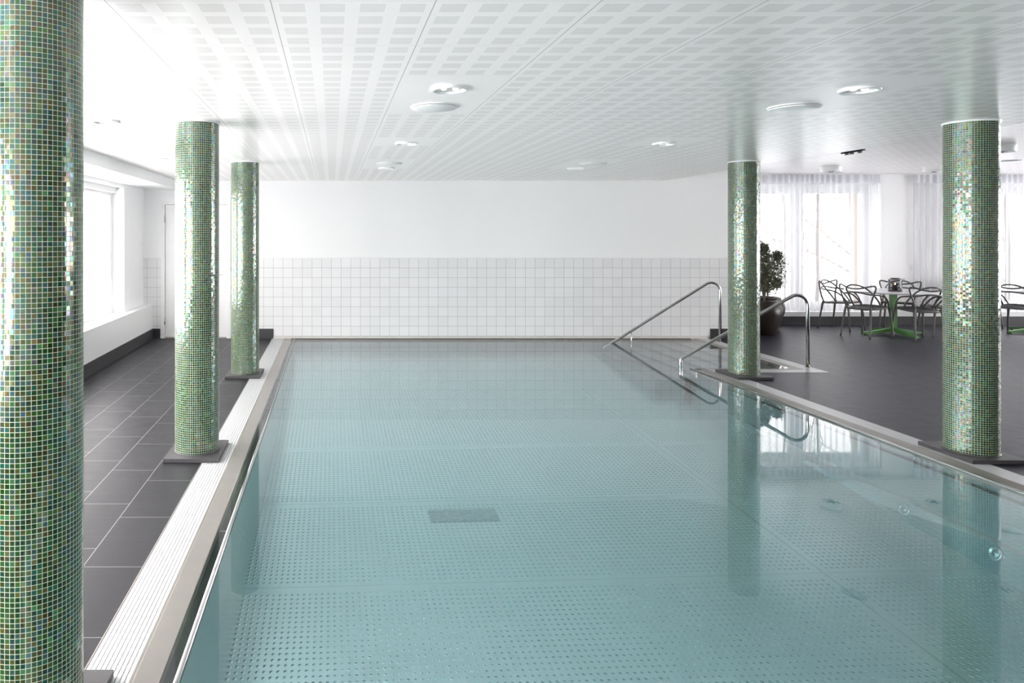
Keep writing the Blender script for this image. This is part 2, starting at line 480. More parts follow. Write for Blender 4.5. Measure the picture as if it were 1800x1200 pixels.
mb.box(6.44, XR, YW-.12, YW, CEILH+.03, CEILH+.05, 1)
mb.box(6.44, XR, YW-.122, YW-.118, CEILH, CEILH+.04, 1)
mb.box(XL-.3, XR+.3, YF-.2, YW+.4, 2.86, 2.9, 1)
struct('ceiling', mb, [M['ceil'], M['ceilplain']], 'white metal panel ceiling perforated with patches of short slots', 'ceiling')
sof = struct('trim_soffit', MB().box(XL, -2.36, YF, YB, 2.275, 2.43), M['paint'], 'lowered white boxed soffit above the windows of the narrow deck', 'soffit')
mb = MB().box(-2.83,-2.50,9.30,9.46,2.268,2.275)
vent = thing('soffit_vent', 'small white slotted vent in the soffit beside the window', 'vent', (-2.67,9.4,2.275))
fr = MB()
for (a,b,c,d) in ((-.17,.17,-.085,-.07),(-.17,.17,.07,.085),(-.17,-.155,-.07,.07),(.155,.17,-.07,.07)): fr.box(a,b,c,d,-.008,0)
fr.build('frame', M['trim'], vent)
sl = MB()
for i in range(6): sl.box(-.155,.155,-.06+i*.022,-.048+i*.022,-.006,-.001)
sl.build('louvre_blade', M['trim'], vent)
MB().box(-.155,.155,-.07,.07,-.001,-.0002).build('vent_core', M['blackvoid'], vent)

# plinth bench, skirting
struct('trim_ledge', MB().box(XL, -2.73, YF, YB-.008, .15, .515), M['trim'], 'white boxed ledge under the windows along the narrow deck', 'ledge')
struct('baseboard_left', MB().box(XL, -2.722, YF, YB-.008, 0, .15), M['darktile'], 'dark tile skirting under the white ledge', 'skirting')
mb = MB().box(-2.72, DX0-.012, YB-.02, YB-.008, 0, .148); mb.box(DX1+.012, GL0+.02, YB-.02, YB-.008, 0, .148); mb.box(AX+.04, 6.44, YB-.02, YB-.008, 0, .148)
struct('baseboard_back', mb, M['darktile'], 'dark tile skirting at the foot of the tiled end wall', 'skirting')
mb = MB().box(6.44, XR, YW-.012, YW, 0, .15); mb.box(6.44, 6.552, YB+.2, YW-.012, 0, .15)
struct('baseboard_window', mb, M['darktile'], 'dark tile skirting below the lounge windows', 'skirting')
struct('trim_sill', MB().box(6.44, XR, YW-.02, YW, .152, .232), M['trim'], 'white sill board running below the lounge curtains', 'sill')

# ------------------------------------------------------------------ windows
def window_x(n, xg, side, a, b, za, zb, label, muls, gl='glass'):
    w = thing('window_%d' % n, label, 'window', (0,0,0), 0, None, 'structure')
    f = MB(); t = .07; d = .035
    f.box(xg-d, xg+d, a, a+t, za, zb); f.box(xg-d, xg+d, b-t, b, za, zb)
    f.box(xg-d, xg+d, a+t, b-t, zb-t, zb); f.box(xg-d, xg+d, a+t, b-t, za, za+t)
    for m in muls: f.box(xg-d, xg+d, m-.045, m+.045, za+t, zb-t)
    f.build('window_frame', M['trim'], w)
    ed = [a+t]+[q for m in muls for q in (m-.045, m+.045)]+[b-t]
    for i in range(0, len(ed), 2):
        s = MB(); e = .045
        p, q = ed[i], ed[i+1]
        s.box(xg-.02+side*.02, xg+.02+side*.02, p, p+e, za+t, zb-t); s.box(xg-.02+side*.02, xg+.02+side*.02, q-e, q, za+t, zb-t)
        s.box(xg-.02+side*.02, xg+.02+side*.02, p+e, q-e, za+t, za+t+e); s.box(xg-.02+side*.02, xg+.02+side*.02, p+e, q-e, zb-t-e, zb-t)
        so = s.build('sash', M['trim'], w)
        MB().quad((xg,p+e,za+t+e),(xg,q-e,za+t+e),(xg,q-e,zb-t-e),(xg,p+e,zb-t-e)).build('pane', M[gl], so)
    return w
def window_y(n, yg, a, b, za, zb, label, muls, gl='sunglass'):
    w = thing('window_%d' % n, label, 'window', (0,0,0), 0, None, 'structure')
    f = MB(); t = .07; d = .04
    f.box(a, a+t, yg-d, yg+d, za, zb); f.box(b-t, b, yg-d, yg+d, za, zb)
    f.box(a+t, b-t, yg-d, yg+d, zb-t, zb); f.box(a+t, b-t, yg-d, yg+d, za, za+t)
    for m in muls: f.box(m-.06, m+.06, yg-d, yg+d, za+t, zb-t)
    f.build('window_frame', M['trim'], w)
    ed = [a+t]+[q for m in muls for q in (m-.06, m+.06)]+[b-t]
    for i in range(0, len(ed), 2):
        s = MB(); e = .075; p, q = ed[i], ed[i+1]
        y0, y1 = yg-.055, yg+.01
        s.box(p, p+e, y0, y1, za+t, zb-t); s.box(q-e, q, y0, y1, za+t, zb-t)
        s.box(p+e, q-e, y0, y1, za+t, za+t+e); s.box(p+e, q-e, y0, y1, zb-t-e, zb-t)
        so = s.build('sash', M['trim'], w)
        MB().quad((p+e,yg,za+t+e),(q-e,yg,za+t+e),(q-e,yg,zb-t-e),(p+e,yg,zb-t-e)).build('pane', M[gl], so)
    return w
lw = ['white framed window behind the camera end of the narrow deck', 'white framed window beside the largest mosaic column', 'white framed window in the middle of the narrow deck wall',
      'white framed window in a deep reveal beside the end wall door']
for i, (a, b, za, zb) in enumerate(LWIN):
    w = window_x(1+i, XL-.20, 1, a, b, za, zb, lw[i], [a+(b-a)*.5], 'leftglass' if i == 3 else 'glass')
    MB().box(XL-.17, XL-.10, a+.02, b-.02, zb-.075, zb-.001).build('blind_box', M['trim'], w)
bw = ['tall white framed window behind the potted plants and sheer curtain', 'tall white framed window behind the second round table']
MUL = [[8.285], [12.35]]
for i, (a, b, za, zb) in enumerate(BWIN): window_y(5+i, YW+.33, a, b, za, zb, bw[i], MUL[i])
rw = ['white framed window in the lounge side wall level with the handrails', 'white framed window in the lounge side wall next to the curtained wall']
for i, (a, b, za, zb) in enumerate(RWIN): window_x(7+i, XR+.2, -1, a, b, za, zb, rw[i], [a+(b-a)*.5], 'sideglass')

# ------------------------------------------------------------------ door in the end wall
d = thing('door_1', 'white painted door with lever handle in the end wall', 'door', ((DX0+DX1)/2, YB, 0), 0, None, 'structure')
ox = (DX0+DX1)/2; a, b = DX0-ox, DX1-ox
f = MB(); t = .056
f.box(a, a+t, -.014, .12, 0, DZ); f.box(b-t, b, -.014, .12, 0, DZ); f.box(a+t, b-t, -.014, .12, DZ-t, DZ)
f.build('door_frame', M['trim'], d)
lf = MB(); p, q = a+t+.004, b-t-.004
lf.box(p, q, .012, .055, .02, DZ-t-.004)
leaf = lf.build('door_leaf', M['trim'], d)
bd = MB(); bd.box(p+.006, p+.012, .0105, .0125, .03, DZ-t-.02)
h = MB(); hx = q-.075
rose = [(hx+.024*math.cos(t_), .004, .97+.024*math.sin(t_)) for t_ in []]
h.tube([(hx,.012,.97),(hx,-.045,.97)], .010, 12); h.tube(fillet([(hx,-.040,.97),(hx,-.045,.97),(hx-.12,-.045,.97)], .002), .009, 12)
h.tube([(hx,.0119,.97),(hx,.004,.97)], .026, 20)
h.build('door_handle', M['steel'], d)
MB().tube([(hx,.0119,1.08),(hx,.002,1.08)], .024, 20).build('lock_rosette', M['steel'], d)
for zz in (.263, 1.82):
    MB().tube([(a+t+.001,-.020,zz-.055),(a+t+.001,-.020,zz+.055)], .008, 10).build('hinge', M['steel'], d)
MB().box(a+t, b-t, -.01, .1, 0, .02).build('threshold', M['rimsteel'], d)
MB().box(a, b, .12, .14, 0, DZ).build('door_backing', M['trim'], d)

# ------------------------------------------------------------------ mosaic columns
NT = 63; RC = .158; TPM = 2*PI*RC/NT
def column_shaft(z0, z1):
    n = NT*2; me = bpy.data.meshes.new('shaft')
    vs = []; fs = []; uvs = []
    for k in range(n):
        a = 2*PI*k/n; vs += [(RC*math.cos(a), RC*math.sin(a), z0), (RC*math.cos(a), RC*math.sin(a), z1)]
    for k in range(n):
        k2 = (k+1) % n
        fs.append((2*k, 2*k2, 2*k2+1, 2*k+1))
        uvs += [(k/2, 0), ((k+1)/2, 0), ((k+1)/2, (z1-z0)/TPM), (k/2, (z1-z0)/TPM)]
    me.from_pydata(vs, [], fs)
    ul = me.uv_layers.new(name='UVMap')
    for i, c in enumerate(uvs): ul.data[i].uv = c
    me.polygons.foreach_set('use_smooth', [True]*len(fs)); me.materials.append(M['mosaic']); me.update()
    return me
col0 = thing('mosaic_column', 'thick green mosaic column at the pool grating, largest and first of its row of three', 'column', (-.98,2.33,0), 0.2, 'green mosaic columns around the pool', 'thing')
sh = bpy.data.objects.new('shaft', column_shaft(.030, CEIL-.012)); COL.objects.link(sh); sh.parent = col0
pl = MB()
hx_, hy_ = .195, .23
pl.box(-hx_, hx_, -hy_, hy_, .0035, .030)
plo = pl.build('plinth', M['plinth'], col0)
plo.rotation_euler = (0,0,-.2)
MB().lathe([(RC+.004,.030),(RC+.004,.036),(RC-.002,.036)], 64).build('base_joint', M['plinth'], col0)
MB().lathe([(RC,CEIL-.013),(RC+.007,CEIL-.013),(RC+.007,CEIL-.0005)], 96).build('ceiling_collar', M['trim'], col0)
for (x, y, rz, lab) in ((-.98,5.18,1.3,'green mosaic column on the narrow deck, middle one of its row of three'),
                        (-.98,8.04,2.6,'green mosaic column on the narrow deck, standing nearest the end wall door'),
                        (4.625,7.98,.9,'green mosaic column between the two steel handrails at the stair corner'),
                        (4.63,5.15,3.7,'green mosaic column on the wide dark deck in front of the second table')):
    c = dup(col0, lab, (x, y, 0), rz)
    for ch in COL.objects:
        if ch.parent == c and ch.name.startswith('plinth'): ch.rotation_euler = (0,0,-rz)

# ------------------------------------------------------------------ pool
pool = thing('swimming_pool', 'long stainless steel swimming pool with dimpled floor and stair alcove', 'pool', (0,0,0))
XA, XB = -.619, 4.30      # waterline
WL, WR = -.557, 4.275
# rim sheets
def extrude(prof, y0, y1, mb):
    for (p, q) in zip(prof, prof[1:]): mb.quad((p[0],y0,p[1]),(q[0],y0,q[1]),(q[0],y1,q[1]),(p[0],y1,p[1]))
mb = MB()
extrude([(GL1+.001,-.03),(GL1+.001,.004),(GL1+.008,.004),(XA,-.010),(XA,-.05)], PN, YB-.03, mb)
extrude([(GR0-.001,-.03),(GR0-.001,.004),(GR0-.008,.004),(XB,-.010),(XB,-.05)], PN, AY+.20, mb)
# alcove rims
ay1 = AY+.20; ax1 = AX-.18
def rim_y(y0, dy, x0, x1):
    P = [(y0-dy*.001,-.03),(y0-dy*.001,.004),(y0+dy*.007,.004),(y0+dy*.085,-.010),(y0+dy*.085,-.10)]
    for (p, q) in zip(P, P[1:]): mb.quad((x0,p[0],p[1]),(x1,p[0],p[1]),(x1,q[0],q[1]),(x0,q[0],q[1]))
rim_y(ay1, 1, GR0-.06, ax1-.002)
extrude([(ax1-.001,-.03),(ax1-.001,.004),(ax1-.007,.004),(ax1-.085,-.010),(ax1-.085,-.10)], ay1, YB-.03, mb)
mb.build('overflow_rim', M['rimsteel'], pool)
mb = MB()
extrude([(XA,-.05),(XA,-.26),(WL,-.26)], PN, YB-.03, mb)
extrude([(XB,-.05),(XB,-.16),(WR,-.16)], PN, AY+.20, mb)
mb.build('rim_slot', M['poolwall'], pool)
# end wall strip
MB().box(GL0+.02, AX-.0, YB-.03, YB-.0085, -.06, .036).build('end_strip', M['endstrip'], pool)
# walls
mb = MB()
ayw = ay1+.085; axw = ax1-.085
def FZ(x, y):         # floor falls towards the camera end and away from the deck side
    u = min(1, max(0, (x-WL)/(WR-WL))); v = (y-PN)/(YB-PN)
    return -((1.0*(1-u)+.80*u)*(1-v)+(.16*(1-u)+.14*u)*v)
WB = WR-.075
NY = 12
ys = [PN+(YB-.03-PN)*i/NY for i in range(NY+1)]
for ya, yb in zip(ys, ys[1:]):
    mb.quad((WL,ya,-.055),(WL,yb,-.055),(WL,yb,FZ(WL,yb)-.15),(WL,ya,FZ(WL,ya)-.15))
ys2 = [PN+(ayw-PN)*i/8 for i in range(9)]
for ya, yb in zip(ys2, ys2[1:]):
    mb.quad((WR,ya,-.085),(WR,yb,-.085),(WR-.005,yb,-.36),(WR-.005,ya,-.36))
    mb.quad((WR-.005,ya,-.36),(WR-.005,yb,-.36),(WR-.025,yb,-.385),(WR-.025,ya,-.385))
    mb.quad((WR-.025,ya,-.385),(WR-.025,yb,-.385),(WB,yb,FZ(WB,yb)),(WB,ya,FZ(WB,ya)))
mb.quad((XA-.0,YB-.03,.0),(axw,YB-.03,.0),(axw,YB-.03,-.6),(XA,YB-.03,-.6))
mb.quad((XA-.09,PN,.0),(XB+.085,PN,.0),(XB+.085,PN,-1.05),(XA-.09,PN,-1.05))
mb.quad((WB,ayw,-.10),(axw,ayw,-.10),(axw,ayw,-.6),(WB,ayw,-.6))
mb.quad((axw,ayw,-.10),(axw,YB-.03,-.10),(axw,YB-.03,-.6),(axw,ayw,-.6))
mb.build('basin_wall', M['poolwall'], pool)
mb = MB(); xs = [WL+(WR-WL)*i/4 for i in range(5)]+[axw]
for xa, xb in zip(xs, xs[1:]):
    for ya, yb in zip(ys, ys[1:]): mb.quad((xa,ya,FZ(xa,ya)),(xb,ya,FZ(xb,ya)),(xb,yb,FZ(xb,yb)),(xa,yb,FZ(xa,yb)))
mb.build('basin_floor', M['poolfloor'], pool)
# stairs
for i in range(6):
    x1 = axw-.27*i; zt = -.045-.020*i
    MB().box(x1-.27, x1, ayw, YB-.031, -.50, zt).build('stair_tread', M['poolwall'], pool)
# finger rails at the water line
for (xx, y1) in ((WL+.002, YB-.04), (WR-.018, ayw-.02)):
    r = MB().tube([(xx,PN+.02,-.001),(xx,y1,-.001)], .0105, 14).build('finger_rail', M['steel'], pool)
    n = 8; side = -1 if xx < 0 else 1
    for i in range(n):
        y = PN+.4+i*(y1-PN-.6)/(n-1)
        MB().box(min(xx,xx+side*.055), max(xx,xx+side*.055), y-.004, y+.004, -.05, -.012).build('rail_bracket', M['steel'], r)
# inlets on the lower wall
for y in (4.53, 5.25, 5.99):
    m_ = MB().lathe([(.046,0),(.046,.009),(.038,.012),(.032,.006),(.018,.006),(.016,.010),(.0,.010)], 28).build('inlet_nozzle', M['poolwall'], pool, (WR-.042, y, -.44))
    m_.rotation_euler = (0, -PI/2+.4, 0)
gd = MB(); gx0, gx1, gy0, gy1 = .75, 1.27, 5.38, 5.56
gd.v = [(x, y, FZ(x,y)+dz) for dz in (-.004,.007) for (x, y) in ((gx0,gy0),(gx1,gy0),(gx1,gy1),(gx0,gy1))]
gd.f = [(0,3,2,1),(4,5,6,7),(0,1,5,4),(1,2,6,5),(2,3,7,6),(3,0,4,7)]; gd.sm = [False]*6; gd.mi = [0]*6
gd.build('drain_grate', M['grateplate'], pool)

# water body
mb = MB()
x0, x1, ax_ = XA-.004, XB+.004, axw+.006
yn, yf, ya = PN-.01, YB-.025, ayw-.006
zb = -1.10
ring = [(x0,yn),(x1,yn),(x1,ya),(ax_,ya),(ax_,yf),(x0,yf)]
n = len(ring); mb.v = [(x,y,WZ) for x,y in ring]+[(x,y,zb) for x,y in ring]
mb.f = [tuple(range(n)), tuple(range(2*n-1, n-1, -1))]+[(i, i+n, (i+1) % n+n, (i+1) % n) for i in range(n)]
mb.sm = [False]*len(mb.f); mb.mi = [0]*len(mb.f)
wo = mb.build('pool_water', M['water'])
tag(wo, 'still clear blue green water filling the pool and its stair alcove', 'water', None, 'structure')

# gratings
def grating_y(x0, x1, y0, y1, label):
    t = thing('overflow_grating', label, 'grating', ((x0+x1)/2, y0, 0), 0, 'white overflow gratings along the pool edge')
    w = (x1-x0)/2-.006; L = y1-y0; mb = MB(); n = 10; p = 2*w/n
    for i in range(n): mb.box(-w+i*p+.09*p, -w+i*p+.93*p, 0, L, -.014, .002)
    k = 0.
    while k < L-.03:
        mb.box(-w, w, k, k+.014, -.014, -.0015); k += .052
    mb.build('grating_bar', M['grate'], t)
    e = MB(); e.box(-w-.006,-w-.001,0,L,-.05,.003); e.box(w+.001,w+.005,0,L,-.05,.003)
    e.build('edge_strip', M['rimsteel'], t)
    MB().box(-w-.001, w+.001, 0, L, -.055, -.05).build('channel', M['slats'], t)
    return t
def grating_x(x0, x1, y0, y1, label):
    t = thing('overflow_grating', label, 'grating', (x0, (y0+y1)/2, 0), 0, 'white overflow gratings along the pool edge')
    w = (y1-y0)/2-.004; L = x1-x0; mb = MB(); n = 10; p = 2*w/n
    for i in range(n): mb.box(0, L, -w+i*p+.09*p, -w+i*p+.93*p, -.014, .002)
    k = 0.
    while k < L-.03:
        mb.box(k, k+.014, -w, w, -.014, -.0015); k += .052
    mb.build('grating_bar', M['grate'], t)
    MB().box(0, L, -w-.004, -w-.001, -.05, .003).build('edge_strip', M['rimsteel'], t)
    MB().box(0, L, -w, w, -.055, -.05).build('channel', M['slats'], t)
    return t
grating_y(GL0, GL1, PN, YB-.05, 'white slatted grating along the narrow deck, passing under three column plinths')
grating_y(GR0, GR1, PN, AY-.002, 'white slatted grating along the wide dark deck, ending at the stair corner')
grating_x(GR0+.01, AX, AY, AY+.196, 'short white grating across the near side of the stair alcove')
grating_y(AX-.18, AX, AY+.20, YB-.05, 'short white grating along the deck side of the stair alcove')

# handrails
def handrail(pts, rad, label, cat_loc):
    t = thing('handrail', label, 'handrail', cat_loc, 0, 'bent steel handrails at the pool stairs')
    off = Vector(cat_loc)
    P = [p-off for p in fillet(pts, rad, 12)]
    MB().tube(P, .020, 16).build('bent_tube', M['steel'], t)
    for q in (P[0],):
        MB().lathe([(.032,.001),(.032,.006),(.021,.009)], 24, cap0=True).build('foot_flange', M['steel'], t, tuple(Vector((q.x,q.y,.002))))
    return t
PA = 5.69
h1 = handrail([(PA,10.42,.003),(PA,10.42,.985),(4.06,10.42,-.035),(3.99,10.42,-.07),(3.98,10.42,-.118)], [.13,.03,.03], 'bent steel handrail in front of the white wall tiles', (PA,10.42,0))
MB().tube([(4.39-PA,0,-.104),(4.39-PA,0,.165)], .006, 8).build('thin_stay', M['steel'], h1)
handrail([(PA,8.50,.003),(PA,8.50,.955),(4.17,8.50,.098),(4.17,8.50,-.124)], [.13,.045], 'bent steel handrail beside the mosaic column, its foot on the alcove grating', (PA,8.50,0))

# ------------------------------------------------------------------ ceiling fittings
def downlight(x, y, z, label):
    t = thing('recessed_downlight', label, 'ceiling light', (x,y,z), 0, 'round recessed downlights over the pool')
    MB().lathe([(.100,0),(.103,-.010),(.096,-.017),(.084,-.014),(.080,-.004)], 40).build('trim_ring', M['trim'], t)
    MB().lathe([(.081,-.005),(.060,-.0035),(.020,-.002),(.0,-.002)], 40).build('reflector', M['steel'], t)
    for s in (-1, 1):
        MB().lathe([(0.0,-.010),(.012,-.009),(.017,-.004),(.017,-.002)], 16, (s*.032,.0,0)).build('lamp_bulb', M['lampglow'], t)
    return t
DL = [(.655,3.95,'round downlight nearest the camera in the plain ceiling panel over the pool'),
      (.665,6.33,'round downlight over the pool middle, second in the row above the pool centre'),
      (.675,8.74,'round downlight just before the tiled end wall, last in the row above the pool centre'),
      (2.945,3.97,'large looking round downlight over the deck side of the pool, before the air disc'),
      (2.975,6.36,'round downlight over the deck side of the pool, second of that row'),
      (3.01,8.78,'round downlight over the deck side of the pool, close to the end wall'),
      (-1.62,5.10,'pale round downlight above the narrow deck beside the first column'),
      (-1.70,7.50,'pale round downlight above the narrow deck half hidden by the middle column')]
d0 = None
for (x, y, lab) in DL:
    if d0 is None: d0 = downlight(x, y, CEIL, lab)
    else: dup(d0, lab, (x, y, CEIL))
def air_valve(x, y, z, label):
    t = thing('ceiling_air_valve', label, 'air valve', (x,y,z), 0, 'round white air discs in the ceiling')
    MB().lathe([(.150,0),(.150,-.005),(.140,-.007)], 44).build('collar', M['trim'], t)
    MB().lathe([(.140,-.010),(.141,-.013),(.134,-.017),(.0,-.018)], 44).build('disc', M['trim'], t)
    MB().lathe([(.060,0),(.060,-.014)], 24).build('neck', M['trim'], t)
    return t
v0 = air_valve(.65, 4.51, CEIL, 'flat white ceiling disc behind the first downlight over the pool centre')
dup(v0, 'flat white ceiling disc before the last downlight over the pool centre', (.66,8.16,CEIL))
dup(v0, 'wide white ceiling disc behind the large downlight on the deck side of the pool', (2.94,4.52,CEIL))
dup(v0, 'flat white ceiling disc before the last downlight on the deck side of the pool', (3.0,8.16,CEIL))
dup(v0, 'flat white ceiling disc above the lounge beside the front mosaic column', (9.72,10.2,CEILH))
def drum(x, y, label):
    t = thing('ceiling_drum_lamp', label, 'ceiling light', (x,y,CEILH), 0, 'white surface mounted drum lamps in the lounge')
    MB().lathe([(.135,0),(.138,-.006),(.138,-.082),(.130,-.088),(.118,-.088),(.112,-.07)], 40).build('housing', M['trim'], t)
    MB().lathe([(.113,-.072),(.0,-.072)], 40).build('recess_plate', M['slats'], t)
    for k in range(5):
        a = 2*PI*k/5+.3
        MB().lathe([(.022,-.072),(.022,-.084),(.017,-.086),(.0,-.086)], 14, (.078*math.cos(a), .078*math.sin(a), 0)).build('lamp_bulb', M['trim'], t)
    MB().lathe([(.03,-.072),(.03,-.09),(.0,-.09)], 20).build('sensor_cap', M['darkmetal'], t)
    return t
c0 = drum(7.76, 11.05, 'white drum lamp on the lounge ceiling in front of the curtained window')
dup(c0, 'white drum lamp on the lounge ceiling above the round table with the lantern', (9.36,11.05,CEILH))
dup(c0, 'white drum lamp on the lounge ceiling just behind the front mosaic column', (7.86,8.35,CEILH))
t = thing('ceiling_spotlight', 'dark flat spotlight tray on the sloped ceiling before the lounge', 'ceiling light', (6.02,8.2,ramp_z(6.02)-.001))
t.rotation_euler = (0, -math.atan(.155), 0)
MB().lathe([(.125,0),(.125,-.022),(.10,-.022)], 36).build('tray', M['darkmetal'], t)
MB().lathe([(.10,-.020),(.0,-.020)], 36).build('tray_plate', M['slats'], t)
for k in range(5):
    a = 2*PI*k/5
    MB().lathe([(.022,-.018),(.022,-.042),(.016,-.042),(.0,-.038)], 14, (.068*math.cos(a), .068*math.sin(a), 0)).build('lamp_head', M['slats'], t)

# ------------------------------------------------------------------ lounge: tables and chairs
def make_table(x, y, label):
    t = thing('round_table', label, 'table', (x,y,0), 0, 'round white tables with green pedestals')
    zt = .695
    MB().lathe([(0.0,zt-.024),(.60,zt-.024),(.628,zt-.020),(.632,zt-.010),(.630,zt-.002),(.622,zt),(.0,zt)], 64).build('tabletop', M['tabletop'], t)
    MB().box(-.037,.037,-.037,.037,.055,zt-.03).build('pedestal', M['green'], t)
    MB().box(-.14,.14,-.14,.14,zt-.030,zt-.0242).build('mounting_plate', M['darkmetal'], t)
    for k in range(4):
        a = PI*.5*k
        u = Vector((math.cos(a), math.sin(a), 0)); w = Vector((-u.y, u.x, 0))
        m = MB(); n0 = len(m.v)
        for (r, hw, z0, z1) in ((.03,.034,.055,.115),(.25,.030,.032,.075),(.47,.026,.012,.042)):
            for (s, z) in ((-1,z0),(1,z0),(1,z1),(-1,z1)): m.v.append(tuple(u*r+w*hw*s+Vector((0,0,z))))
        for i in range(2):
            for j in range(4):
                b_ = 4*i; m.f.append((b_+j, b_+(j+1) % 4, b_+4+(j+1) % 4, b_+4+j))
        m.f += [(3,2,1,0),(8,9,10,11)]; m.sm = [False]*len(m.f); m.mi = [0]*len(m.f)
        m.build('foot', M['green'], t)
        MB().lathe([(.018,0.0),(.018,.013)], 14, tuple(u*.445), True).build('glide', M['darkmetal'], t)
    return t
T1 = (8.86, 11.22); T2 = (11.28, 11.35)
make_table(*T1, 'round white table with green four-footed pedestal carrying the candle lantern')
make_table(*T2, 'round white table with green pedestal half hidden behind the front mosaic column')

def make_chair(x, y, rz, label):
    t = thing('loop_back_chair', label, 'chair', (x,y,0), rz, 'grey loop back chairs around the round tables')
    zs = .468
    # seat: rounded, slightly dished
    m = MB(); N = 40; rings = [(1.0,-.030),(1.03,-.018),(1.02,-.004),(.96,.003),(.75,-.006),(.4,-.012),(.0,-.014)]
    def outl(k):
        a = 2*PI*k/N; c, s = math.cos(a), math.sin(a); e = .55
        px = math.copysign(abs(c)**e, c)*.215; py = math.copysign(abs(s)**e, s)*.215
        return px*(1+.06*py/.2), py
    for (sc, dz) in rings:
        for k in range(N):
            px, py = outl(k); m.v.append((px*sc, py*sc, zs+dz+.012*(py/.2)*(sc)))
    for i in range(len(rings)-1):
        for k in range(N):
            k2 = (k+1) % N; m.f.append((i*N+k, i*N+k2, (i+1)*N+k2, (i+1)*N+k))
    m.f.append(tuple(range(N-1,-1,-1))); m.sm = [True]*len(m.f); m.mi = [0]*len(m.f)
    m.build('seat', M['chair'], t)
    for s in (-1, 1):
        MB().tube(spline([(s*.195,.185,zs+.005),(s*.206,.200,zs-.06),(s*.222,.222,.2),(s*.234,.24,0)],4), [.019]*3+[.017]*3+[.014]*4+[.012]*3, 10).build('leg', M['chair'], t)
        MB().tube(spline([(s*.180,-.180,zs+.005),(s*.192,-.196,zs-.06),(s*.208,-.225,.2),(s*.220,-.255,0)],4), [.019]*3+[.017]*3+[.014]*4+[.012]*3, 10).build('leg', M['chair'], t)
    def mirror(half):    # half listed from seat to centre
        return half+[(-p[0],p[1],p[2]) for p in reversed(half[:-1])]
    L1 = mirror([(-.182,-.185,zs),(-.215,-.205,.58),(-.262,-.205,.72),(-.272,-.205,.785),(-.235,-.215,.800),(-.12,-.262,.765),(0,-.275,.748)])
    L2 = mirror([(-.205,.02,zs),(-.205,-.06,.58),(-.180,-.17,.70),(-.140,-.235,.765),(-.07,-.268,.800),(0,-.275,.808)])
    L3 = mirror([(-.198,.185,zs),(-.225,.13,.56),(-.240,.03,.635),(-.235,-.10,.660),(-.190,-.205,.668),(-.09,-.258,.690),(0,-.268,.695)])
    for L in (L1, L2, L3):
        MB().tube(spline(L, 6), .0115, 10).build('back_loop', M['chair'], t)
    return t
ch0 = None
CH = []
for (T, items) in ((T1, [(199,.60,'grey loop back chair at the lantern table on the side facing the pool stairs'),
                          (266,.53,'grey loop back chair with its back to the pool in front of the lantern table'),
                          (118,.74,'grey loop back chair at the lantern table standing close to the curtained window'),
                          (46,.70,'grey loop back chair at the lantern table behind the lantern, facing the pool'),
                          (-15,.66,'grey loop back chair at the lantern table half covered by the front mosaic column')]),
                   (T2, [(205,.62,'grey loop back chair at the second table on the side facing the lantern table'),
                          (119,.75,'grey loop back chair at the second table standing by its window curtain')])):
    for (ang, r, lab) in items:
        a = math.radians(ang); x, y = T[0]+r*math.cos(a), T[1]+r*math.sin(a)
        rz = a+PI/2                         # front (+Y) towards the table
        if ch0 is None: ch0 = make_chair(x, y, rz, lab)
        else: dup(ch0, lab, (x, y, 0), rz)

# lantern
L = thing('candle_lantern', 'smoked glass candle lantern with dark lid on the round white table', 'lantern', (T1[0]-.05, T1[1]-.10, .6952))
MB().lathe([(0,.0),(.088,.0),(.090,.004),(.090,.018),(.0,.018)], 36).build('base', M['darkmetal'], L)
MB().lathe([(.087,.018),(.087,.185)], 36).build('glass_cylinder', M['smoke'], L)
lid = MB().lathe([(.0,.186),(.064,.186),(.066,.190),(.064,.206),(.0,.208)], 36)
lid.box(.05,.145,-.012,.012,.186,.193); lid.build('lid', M['darkmetal'], L)
MB().lathe([(.0,.018),(.036,.018),(.036,.105),(.028,.105),(.026,.090),(.0,.090)], 24).build('candle_cup', M['candle'], L)
MB().lathe([(.0,.092),(.007,.100),(.009,.112),(.004,.128),(.0,.134)], 12).build('flame', M['flame'], L)

